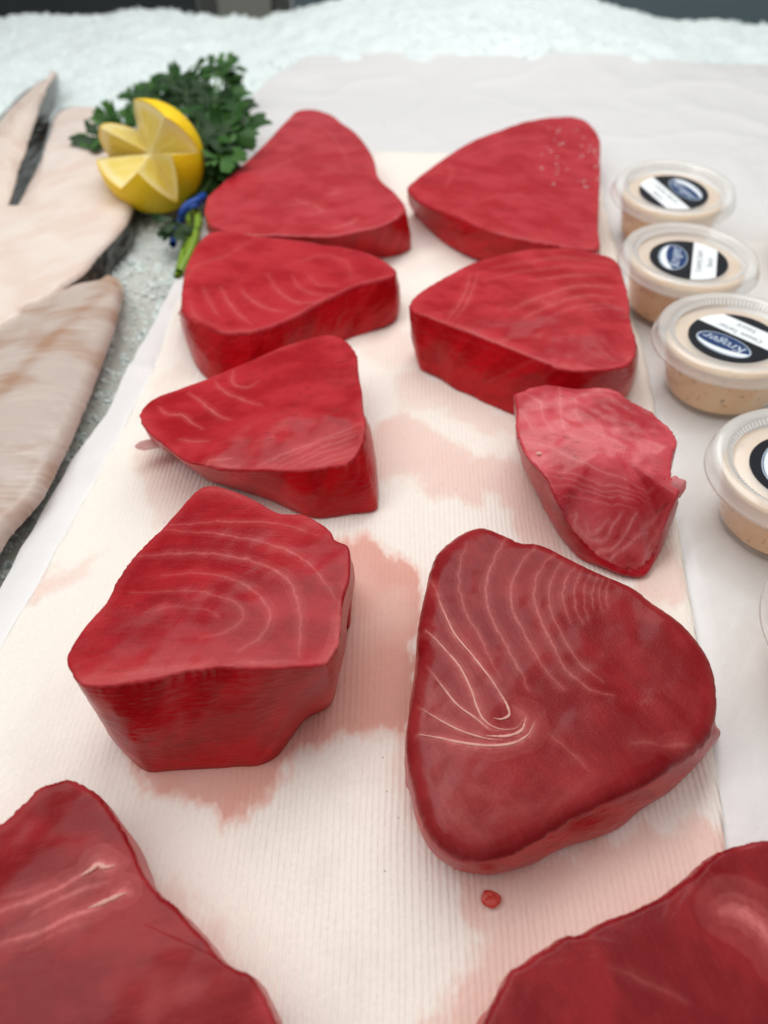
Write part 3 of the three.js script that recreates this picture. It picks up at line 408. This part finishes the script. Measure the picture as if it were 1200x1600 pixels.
const darkSkin = (() => {
  const W = 256, map = colorTex(W, W, (i, j) => { const n = fbm(i / 9, j / 9, 130, 4), c = lin([40, 36, 33]), d = lin([74, 68, 60]); return c.map((v, k) => mix(v, d[k], sstep(0.45, 0.7, n))); });
  return new THREE.MeshPhysicalMaterial({ map, roughness: 0.3, clearcoat: 0.4, clearcoatRoughness: 0.25 });
})();
const paleSide = new THREE.MeshPhysicalMaterial({ color: new THREE.Color(...lin([196, 168, 146])), roughness: 0.35, transmission: 0.1, thickness: 0, ior: 1.38 });
const fillet = (o) => slab({ thing: 'fish_fillet', category: 'fish fillet', topName: 'flesh', sideName: 'skin', group: 'raw white fish fillets on the ice', rag: 0.0006, fall: 4, sideLump: 0.003, bumpScale: 0.0007, ...o });
fillet({ seed: 131, T: 0.016, r: 0.005, tex: 512, grain: -0.9, zoom: [0, 0, 1], look: fishLook([226, 213, 204], [218, 194, 180], { fib: 0.12 }), sideMat: darkSkin, dome: 0.007, splitAt: 1, bulge: 0, label: 'large cream fillet with dark skin showing along its lower edge, under the lemon',
  pts: [[86, 176, 84, 188], [104, 166, 102, 172], [140, 164, 142, 170], [170, 176, 176, 182], [198, 220, 206, 230], [214, 276, 224, 294], [205, 322, 216, 344], [190, 352, 206, 380], [168, 378, 186, 408], [148, 396, 170, 430], [132, 418, 156, 456], [96, 444, 120, 486], [62, 468, 82, 520], [40, 474, 54, 534], [28, 492, 34, 552], [0, 508, -8, 574], [-70, 550, -78, 600], [-200, 560, -210, 610], [-260, 440], [-180, 330], [-90, 420], [0, 350], [24, 316], [52, 262], [73, 214]],
  paleStrokes: [[[[20, 360], [80, 372], [120, 392]], 2.5, 0.35], [[[0, 340], [60, 330], [130, 300]], 2, 0.18]] });
fillet({ seed: 137, T: 0.02, r: 0.003, tex: 512, grain: 0.95, zoom: [0, 0, 1], look: fishLook([224, 208, 197], [212, 180, 162], { fib: 0.2 }), sideMat: darkSkin, dome: 0.004, splitAt: 2, bulge: -0.001, label: 'narrow fillet at the far left with a pointed tail and broad dark skin edge',
  pts: [[86, 110, 88, 116], [74, 118, 70, 126], [46, 138, 40, 144], [18, 164, 10, 172], [0, 184, -8, 192], [-60, 250, -66, 256], [-120, 340], [-110, 430], [-40, 400, -30, 400], [0, 345, 6, 358], [10, 325, 26, 334], [20, 296, 42, 301], [30, 262, 56, 265], [42, 228, 69, 229], [52, 194, 78, 194], [64, 160, 85, 158], [77, 128, 90, 126]],
  paleStrokes: [[[[10, 320], [22, 290], [34, 250], [46, 215]], 2.5, 0.35], [[[0, 240], [30, 200], [60, 150]], 2.5, 0.2]] });
fillet({ seed: 139, T: 0.013, r: 0.006, tex: 768, grain: -0.25, zoom: [0, 0, 1], look: fishLook([190, 176, 167], [166, 132, 110], { fib: 0.12, band: (() => { const a = P(172, 446, 0.013), b = P(-60, 700, 0.013), dx = b.x - a.x, dz = b.z - a.z, l = Math.hypot(dx, dz);
    return (u, w, s, x, z) => { const d = ((x - a.x) * dz - (z - a.z) * dx) / l + 0.004 * (fbm(x * 60, z * 60, 171, 3) - 0.5); return 0.5 * Math.exp(-Math.pow(d / 0.0045, 2)) + 0.4 * Math.exp(-Math.pow((d + 0.026) / 0.008, 2)) * vn(x * 200, z * 200, 172); }; })() }), sideName: 'edge', sideMat: paleSide, dome: 0.006, splitAt: 0, bulge: 0, label: 'pinkish grey fillet with a brown centre line, nearest of the three fillets',
  pts: [[156, 432, 154, 432], [176, 434, 179, 436], [188, 444, 191, 448], [186, 464, 189, 470], [173, 506, 176, 514], [156, 556, 159, 566], [138, 602, 141, 610], [118, 648, 121, 656], [98, 690, 101, 698], [80, 726, 83, 736], [60, 764, 62, 774], [34, 796, 36, 806], [0, 838, 2, 848], [-60, 900], [-200, 950], [-320, 860], [-300, 700], [-160, 590], [0, 490], [60, 462], [110, 440]],
  paleStrokes: [[[[165, 450], [110, 500], [50, 555], [0, 600], [-60, 660]], 3.5, 0.0]] });

// ---------------------------------------------------------------- lemon half with a zigzag cut
{
  const R = 0.0345, pos = P(236, 246, 0.036), w = new THREE.Vector3(0, EYE, 0).sub(pos).normalize(), right = new THREE.Vector3(0, 1, 0).cross(w).normalize(), up = w.clone().cross(right);
  const A = up.clone().multiplyScalar(0.545).addScaledVector(w, 0.839);                 // axis of the lemon
  const lemon = thing('lemon_half', 'half lemon with a zigzag crown cut, resting on the parsley and cream fillet', 'lemon', pos.toArray());
  // rim of the cut: right, up, towards the viewer
  const knots = [[-0.07, 1.0, 0.12], [-0.13, 0.50, -0.86], [-0.80, 0.60, 0.05], [-0.78, 0.10, -0.62], [-0.99, 0.06, 0.12], [-0.66, -0.46, 0.6], [-0.29, -0.22, 0.93], [0.30, -0.82, 0.49], [0.37, 0.0, 0.93], [0.90, -0.02, 0.43], [0.40, 0.64, 0.66], [-0.07, 1.0, 0.12]]
    .map(([x, y, z]) => right.clone().multiplyScalar(x).addScaledVector(up, y).addScaledVector(w, z).normalize());
  const rim = [], S = 14;
  for (let k = 0; k < knots.length - 1; k++) for (let i = 0; i < S; i++) { const a = knots[k], b = knots[k + 1], t = i / S, om = a.angleTo(b); rim.push(a.clone().multiplyScalar(Math.sin((1 - t) * om)).addScaledVector(b, Math.sin(t * om)).divideScalar(Math.sin(om)).normalize()); }
  const bumpD = (d) => 1 + 0.010 * (fbm(d.x * 26 + 7, d.y * 26 + d.z * 19, 150, 2) - 0.5), p = [], idx = [], C = rim.length, L = 26, south = A.clone().negate();
  for (let j = 0; j <= L; j++) for (let i = 0; i <= C; i++) { const d = rim[i % C].clone(), t = j / L, om = d.angleTo(south), q = d.multiplyScalar(Math.sin((1 - t) * om)).addScaledVector(south, Math.sin(t * om)).divideScalar(Math.sin(om)).normalize(); const e = R * bumpD(q) * (1 + 0.12 * Math.pow(Math.max(0, -q.dot(A)), 4)); p.push(q.x * e, q.y * e, q.z * e); }
  for (let j = 0; j < L; j++) for (let i = 0; i < C; i++) { const a = j * (C + 1) + i, b = a + C + 1; idx.push(a, b, a + 1, a + 1, b, b + 1); }
  const pit = grayTex(256, 256, (i, j) => fbm(i / 5, j / 5, 151, 2)); const uv = []; for (let j = 0; j <= L; j++) for (let i = 0; i <= C; i++) uv.push(i / C * 6, j / L * 2);
  mesh('rind', bufferGeo(p, uv, idx), new THREE.MeshPhysicalMaterial({ color: new THREE.Color(...lin([255, 214, 4])), roughness: 0.38, bumpMap: pit, bumpScale: 0.0005, ior: 1.45 }), lemon);
  const flesh = new THREE.MeshPhysicalMaterial({ vertexColors: true, roughness: 0.28, transmission: 0.18, thickness: 0, ior: 1.36 });
  const cen = right.clone().multiplyScalar(0.0008).addScaledVector(up, 0.0022).addScaledVector(w, 0.006), yel = lin([238, 206, 66]), lite = lin([250, 236, 150]), pith = lin([250, 234, 168]), skin = lin([250, 208, 14]);
  for (let k = 0; k < knots.length - 1; k++) {
    const q = [], c = [], ix = [], Q = 18;
    for (let j = 0; j <= Q; j++) for (let i = 0; i <= S; i++) {
      const s = j / Q, d = rim[(k * S + i) % C], e = R * bumpD(d) * s, edge = Math.min(i, S - i) / S;
      const dn = 0.0011 * (fbm(i * 0.5 + k * 9, j * 0.35, 152, 2) - 0.5) * Math.sin(Math.PI * s) * (edge > 0.04 ? 1 : 0);
      q.push(cen.x * (1 - s) + d.x * e + A.x * dn, cen.y * (1 - s) + d.y * e + A.y * dn, cen.z * (1 - s) + d.z * e + A.z * dn);
      const fl = fbm(i * 0.7 + k * 5, j * 0.22, 153, 3), f = yel.map((v, n) => mix(v, lite[n], clamp(fl * 0.9 + (k % 2 ? 0.25 : 0))));
      const m = Math.max(sstep(0.8, 0.86, s), 1 - sstep(0.12, 0.22, s), (1 - sstep(0.05, 0.11, edge)) * 0.75), g = s > 0.965;
      c.push(...f.map((v, n) => (g ? skin[n] : mix(v, pith[n], m))));
    }
    for (let j = 0; j < Q; j++) for (let i = 0; i < S; i++) { const a = j * (S + 1) + i, b = a + S + 1; ix.push(a, a + 1, b, a + 1, b + 1, b); }
    mesh('cut_face', bufferGeo(q, null, ix, null, c), flesh, lemon);
  }
}

// ---------------------------------------------------------------- parsley, rubber band
{
  const base = P(288, 330, 0.006), bunch = thing('parsley_bunch', 'bunch of flat leaf parsley garnish behind the lemon, stems tied below', 'parsley', base.toArray());
  const r = R_(31), greens = [[34, 76, 22], [46, 92, 28], [26, 60, 18], [66, 112, 46]].map((c) => new THREE.MeshPhysicalMaterial({ color: new THREE.Color(...lin(c)), roughness: 0.5, specularIntensity: 0.6, transmission: 0.22, thickness: 0, side: THREE.DoubleSide }));
  const stemMat = new THREE.MeshPhysicalMaterial({ color: new THREE.Color(...lin([132, 168, 52])), roughness: 0.35, transmission: 0.15, thickness: 0 }), darkStem = new THREE.MeshPhysicalMaterial({ color: new THREE.Color(...lin([70, 104, 44])), roughness: 0.4 });
  function leafGeo(v) {                                          // three toothed lobes joined at the stalk
    const rr = R_(200 + v), pts = [];
    const n = 84; for (let k = 0; k <= n; k++) {
      const th = -Math.PI * 0.06 + (k / n) * Math.PI * 1.12, lobes = [[Math.PI / 2, 1, 0.40], [0.62, 0.82, 0.36], [Math.PI - 0.62, 0.82, 0.36]]; let R = 0.10;
      for (const [a, L, wd] of lobes) { const d = Math.abs(th - a) / wd; if (d < 1) R = Math.max(R, L * Math.pow(1 - d * d, 0.42)); }
      R *= 0.84 + 0.16 * Math.abs(Math.sin(th * 11 + v)) + 0.06 * rr(); pts.push(new THREE.Vector2(Math.cos(th) * R, Math.sin(th) * R));
    }
    const pos = [0, 0.02, 0], ix = [], RR = 5;
    for (let j = 1; j <= RR; j++) for (const q of pts) { const t = j / RR, x = q.x * t, y = q.y * t; pos.push(x, y, 0.30 * x * x * (v % 2 ? 1 : -0.7) - 0.26 * y * y + 0.06 * Math.sin(9 * x + v) * t + 0.05 * Math.sin(7 * y + 2 * v)); }
    for (let k = 0; k < n; k++) { ix.push(0, 1 + k, 2 + k); for (let j = 0; j < RR - 1; j++) { const a = 1 + j * (n + 1) + k, b = a + n + 1; ix.push(a, b, a + 1, a + 1, b, b + 1); } }
    return bufferGeo(pos, null, ix);
  }
  const leafs = [0, 1, 2, 3, 4].map(leafGeo), addTube = (name, pts, rad, mat) => { const cu = new THREE.CatmullRomCurve3(pts.map((q) => q.clone().sub(base))); return mesh(name, new THREE.TubeGeometry(cu, 26, rad, 7), mat, bunch); };
  // where the sprigs end: sight-line pixel, height, leaf size, heading in degrees
  const sprigs = [[150, 222, 0.022, 0.017, 200], [168, 190, 0.02, 0.018, 150], [186, 200, 0.012, 0.018, 160], [200, 168, 0.022, 0.019, 120], [212, 150, 0.016, 0.02, 100], [228, 152, 0.03, 0.018, 130], [240, 140, 0.022, 0.02, 100], [258, 146, 0.03, 0.022, 80],
    [272, 128, 0.03, 0.022, 100], [290, 140, 0.036, 0.024, 95], [305, 122, 0.034, 0.022, 85], [322, 136, 0.034, 0.022, 70], [340, 112, 0.04, 0.018, 80], [352, 100, 0.04, 0.015, 75], [356, 126, 0.03, 0.015, 40], [366, 146, 0.03, 0.02, 10], [350, 160, 0.036, 0.024, 30],
    [330, 166, 0.04, 0.026, 60], [310, 172, 0.036, 0.024, 100], [372, 182, 0.026, 0.02, -10], [360, 200, 0.034, 0.026, 0], [376, 212, 0.022, 0.018, -30], [346, 214, 0.038, 0.025, -20], [368, 236, 0.024, 0.021, -40], [345, 244, 0.034, 0.022, -20], [330, 222, 0.04, 0.022, 20], [326, 198, 0.036, 0.022, 60],
    [356, 262, 0.018, 0.019, -60], [338, 272, 0.022, 0.018, -30], [322, 260, 0.024, 0.018, 10], [318, 286, 0.016, 0.016, -40], [300, 158, 0.026, 0.022, 110], [280, 156, 0.02, 0.022, 120], [330, 300, 0.012, 0.015, -60], [365, 164, 0.022, 0.018, 20], [344, 184, 0.02, 0.022, 40], [312, 146, 0.02, 0.022, 80], [250, 160, 0.012, 0.02, 120], [218, 178, 0.008, 0.02, 150], [180, 216, 0.008, 0.016, 190]];
  const tie = P(300, 318, 0.012);
  for (const [n, [x, y, h, size, deg]] of sprigs.entries()) {
    if (n % 4 === 3 || x > 366) continue;
    const p = P(x, y, h), st = P(mix(x, 306, 0.4), mix(y, 300, 0.4), h * 0.6 + 0.004);
    addTube('stem', [tie, st, p], 0.0009, darkStem);
    for (let k = 0; k < 3; k++) {
      const lf = mesh('leaf', leafs[Math.floor(r() * 5)], greens[Math.floor(r() * 4)], bunch), a = THREE.MathUtils.degToRad(deg + (k - 1) * 55 + (r() - 0.5) * 30);
      const dir = new THREE.Vector3(Math.cos(a), 0.15 + 0.35 * r(), -Math.sin(a)).normalize(), nor = new THREE.Vector3((r() - 0.5) * 0.9, 0.8, 0.55 + (r() - 0.5) * 0.8), side = dir.clone().cross(nor).normalize(), n2 = side.clone().cross(dir);
      lf.matrixAutoUpdate = true; lf.quaternion.setFromRotationMatrix(new THREE.Matrix4().makeBasis(side, dir, n2)); const s = size * (k === 1 ? 1.4 : 1.0) * (0.85 + 0.3 * r()); lf.scale.set(s, s, s);
      lf.position.copy(p).sub(base).add(dir.clone().multiplyScalar(-0.2 * s)).add(new THREE.Vector3((r() - 0.5) * 0.006, (r() - 0.5) * 0.004, (r() - 0.5) * 0.006));
    }
  }
  for (const [pts, rad] of [[[[300, 316, 0.014], [309, 340, 0.012], [303, 380, 0.008], [280, 425, 0.004]], 0.0026], [[[296, 318, 0.012], [312, 350, 0.01], [300, 372, 0.006], [292, 396, 0.004]], 0.0022], [[[290, 322, 0.01], [296, 352, 0.006], [290, 376, 0.004], [276, 432, 0.002]], 0.0018], [[[300, 318, 0.012], [318, 270, 0.02], [326, 220, 0.032]], 0.0024], [[[304, 318, 0.012], [330, 280, 0.02], [336, 230, 0.034]], 0.0022], [[[294, 316, 0.012], [312, 250, 0.02], [318, 180, 0.03]], 0.0022]])
    addTube('stem', pts.map(([x, y, h]) => P(x, y, h)), rad, pts[0][1] > 315 && pts[1][1] > 320 ? stemMat : darkStem);
  for (const [x, y, s, deg] of [[276, 346, 0.02, 250], [280, 352, 0.018, 280]]) { const p = P(x, y, 0.012), lf = mesh('leaf', leafs[1], greens[2], bunch), a = THREE.MathUtils.degToRad(deg), dir = new THREE.Vector3(Math.cos(a), 0.05, -Math.sin(a)).normalize(), side = dir.clone().cross(new THREE.Vector3(0.2, 0.8, 0.5)).normalize(); lf.quaternion.setFromRotationMatrix(new THREE.Matrix4().makeBasis(side, dir, side.clone().cross(dir))); lf.scale.setScalar(s); lf.position.copy(p).sub(base); }
  const band = thing('rubber_band', 'blue rubber band tied round the parsley stems beside the lemon', 'rubber band', tie.toArray());
  const bm = new THREE.MeshPhysicalMaterial({ color: new THREE.Color(...lin([16, 72, 160])), roughness: 0.45 });
  const loop = (pts, rad) => mesh('band_loop', new THREE.TubeGeometry(new THREE.CatmullRomCurve3(pts.map(([x, y, h]) => P(x, y, h).sub(tie)), false), 40, rad, 8), bm, band);
  loop([[318, 306, 0.018], [306, 314, 0.021], [294, 320, 0.02], [285, 332, 0.016], [284, 342, 0.01]], 0.0024); loop([[316, 312, 0.016], [304, 322, 0.019], [292, 326, 0.018], [286, 338, 0.013]], 0.002); loop([[284, 340, 0.008], [278, 356, 0.006], [272, 370, 0.005], [270, 382, 0.004]], 0.0025);
}

// ---------------------------------------------------------------- sauce cups
const clear = new THREE.MeshPhysicalMaterial({ color: 0xffffff, roughness: 0.12, transmission: 0.94, thickness: 0, ior: 1.45, side: THREE.DoubleSide });
const milky = new THREE.MeshPhysicalMaterial({ color: 0xfcfcfa, roughness: 0.09, transmission: 0.6, thickness: 0, ior: 1.45, side: THREE.DoubleSide });
const sauceMat = (() => {
  const W = 512, H = 256, a = lin([253, 220, 172]), b = lin([247, 202, 148]), d = lin([120, 92, 58]), o = lin([206, 120, 62]);
  const map = colorTex(W, H, (i, j) => { const n = fbm(i / 40, j / 40, 160, 4), s = vn(i / 6, j / 6, 161), s2 = vn(i / 5 + 40, j / 5, 162); return a.map((v, k) => mix(mix(mix(v, b[k], sstep(0.35, 0.7, n)), d[k], sstep(0.88, 0.94, s) * 0.75), o[k], sstep(0.9, 0.96, s2) * 0.6)); });
  return new THREE.MeshPhysicalMaterial({ map, roughness: 0.3, transmission: 0.12, thickness: 0 });
})();
function stickerTex(l1, l2) {
  const S = 320, cv = document.createElement('canvas'); cv.width = cv.height = S; const g = cv.getContext('2d');
  g.fillStyle = '#070c18'; g.fillRect(0, 0, S, S);
  g.fillStyle = '#eef3f6'; g.fillRect(0, S * 0.545, S, S * 0.31);
  g.fillStyle = '#23303c'; g.textAlign = 'center'; g.font = '30px sans-serif'; g.fillText(l1, S / 2, S * 0.665); g.fillText(l2, S / 2, S * 0.80);
  g.save(); g.translate(S / 2, S * 0.30); g.scale(1, 0.56); g.beginPath(); g.arc(0, 0, S * 0.335, 0, 7); g.restore(); g.fillStyle = '#b9c6d2'; g.fill();
  g.save(); g.translate(S / 2, S * 0.30); g.scale(1, 0.56); g.beginPath(); g.arc(0, 0, S * 0.315, 0, 7); g.restore(); g.fillStyle = '#16386a'; g.fill(); g.save(); g.clip();
  g.fillStyle = '#1f6a92'; g.beginPath(); g.moveTo(0, S * 0.52); g.quadraticCurveTo(S * 0.3, S * 0.42, S * 0.52, S * 0.5); g.lineTo(S * 0.5, S); g.lineTo(0, S); g.fill();
  g.fillStyle = '#e8eef3'; g.beginPath(); g.moveTo(S * 0.14, S * 0.34); g.bezierCurveTo(S * 0.2, S * 0.10, S * 0.66, S * 0.06, S * 0.84, S * 0.26); g.bezierCurveTo(S * 0.64, S * 0.17, S * 0.38, S * 0.20, S * 0.14, S * 0.34); g.fill();
  g.fillStyle = '#dfe8f0'; g.font = 'italic 50px serif'; g.fillText('Kroger', S * 0.5, S * 0.385); g.restore();
  const d = g.getImageData(0, 0, S, S).data, o = new Uint8Array(S * S * 4); for (let j = 0; j < S; j++) o.set(d.subarray((S - 1 - j) * S * 4, (S - j) * S * 4), j * S * 4);
  return texOf(o, S, S, true);
}
const lathe = (pts, n = 72) => new THREE.LatheGeometry(pts.map(([x, y]) => new THREE.Vector2(x, y)), n);
function makeCup(label) {
  const t = thing('sauce_cup', label, 'sauce cup', [0, 0, 0], 'lidded plastic cups of sauce along the right side');
  mesh('cup_wall', lathe([[0, 0.0012], [0.024, 0.0012], [0.0255, 0.0004], [0.0268, 0.001], [0.0275, 0.003], [0.0325, 0.0275], [0.0332, 0.029], [0.0352, 0.0296], [0.0354, 0.0304]]), clear, t);
  mesh('sauce', lathe([[0, 0.0016], [0.0252, 0.0016], [0.0268, 0.0035], [0.0312, 0.0262], [0.0300, 0.0272], [0.0150, 0.0276], [0, 0.0274]]), sauceMat, t);
  const ribMat = new THREE.MeshPhysicalMaterial({ color: 0xffffff, roughness: 0.2, transmission: 0.35, thickness: 0, ior: 1.45 });
  const lid = mesh('lid', lathe([[0, 0.0296], [0.0268, 0.0296], [0.0282, 0.0298], [0.0292, 0.0312], [0.0302, 0.0334], [0.0318, 0.0342], [0.0348, 0.0342], [0.0362, 0.0336], [0.0368, 0.0318], [0.0370, 0.0292], [0.0382, 0.0282], [0.0385, 0.0268], [0.0376, 0.0262]]), milky, t);
  const ribs = [], N = 96; for (let k = 0; k < N; k++) { const b = new THREE.BoxGeometry(0.0030, 0.0010, 0.00065); b.rotateZ(0.55); b.translate(0.02945, 0.0322, 0); b.rotateY(k / N * 2 * Math.PI); ribs.push(b); }
  tag(mesh('lid_ribs', mergeGeometries(ribs), ribMat, lid), null, null, null, 'stuff');
  return t;
}
const protoCup = makeCup(''), stickers = [];
function cup([px, py], turn, tilt, label, text, first) {
  const t = first ? protoCup : protoCup.clone(); if (!first) { t.name = numbered('sauce_cup'); scene.add(t); }
  t.userData = { label, category: 'sauce cup', group: 'lidded plastic cups of sauce along the right side' };
  const p = P(px, py, 0.0342); t.position.set(p.x, 0.0006, p.z); t.rotation.set(tilt[0], 0, tilt[1]);
  t.position.x += Math.sin(tilt[1]) * 0.034; t.position.z -= Math.sin(tilt[0]) * 0.034;
  if (text) {
    const g = new THREE.CylinderGeometry(0.0212, 0.0212, 0.0003, 56, 1), m = new THREE.MeshPhysicalMaterial({ map: stickerTex(...text), roughness: 0.5, specularIntensity: 0.4 });
    const uv = g.attributes.uv, a = g.attributes.position; for (let k = 0; k < a.count; k++) uv.setXY(k, 0.5 + a.getX(k) / 0.0424, 0.5 - a.getZ(k) / 0.0424);
    stickers.push([t, g, m, turn]);
  }
  return t;
}
function putSticker([t, g, m, turn]) {
    const s = mesh('sticker', g, m, t); s.position.set(0, 0.02985, 0); s.rotation.y = THREE.MathUtils.degToRad(turn); s.userData.label = 'round navy sticker with a white band';
}
cup([1055, 291], -71, [0.05, 0.02], 'farthest sauce cup, whose sticker has its white band on the left', ['Creamy Ranch', 'Sauce'], true);
cup([1079, 396], 72, [0, 0.0], 'second farthest sauce cup, whose sticker has its white band on the right', ['Creamy Cajun', 'Sauce']);
cup([1149, 517], 130, [-0.02, 0.05], 'sauce cup with an upside down sticker, third from the back', ['Classic Tartar', 'Sauce']);
cup([1262, 722], 65, [-0.03, 0.06], 'sauce cup at the right edge with clear lid ribs, nearest of those with stickers', ['Classic Tartar', 'Sauce']);
cup([1386, 975], 20, [0, 0.04], 'sauce cup of which only the lid rim shows at the right edge', null);
cup([1312, 322], 20, [0, 0], 'sauce cup almost wholly beyond the right edge, behind the others', null);
stickers.forEach(putSticker);

renderer.render(scene, camera);
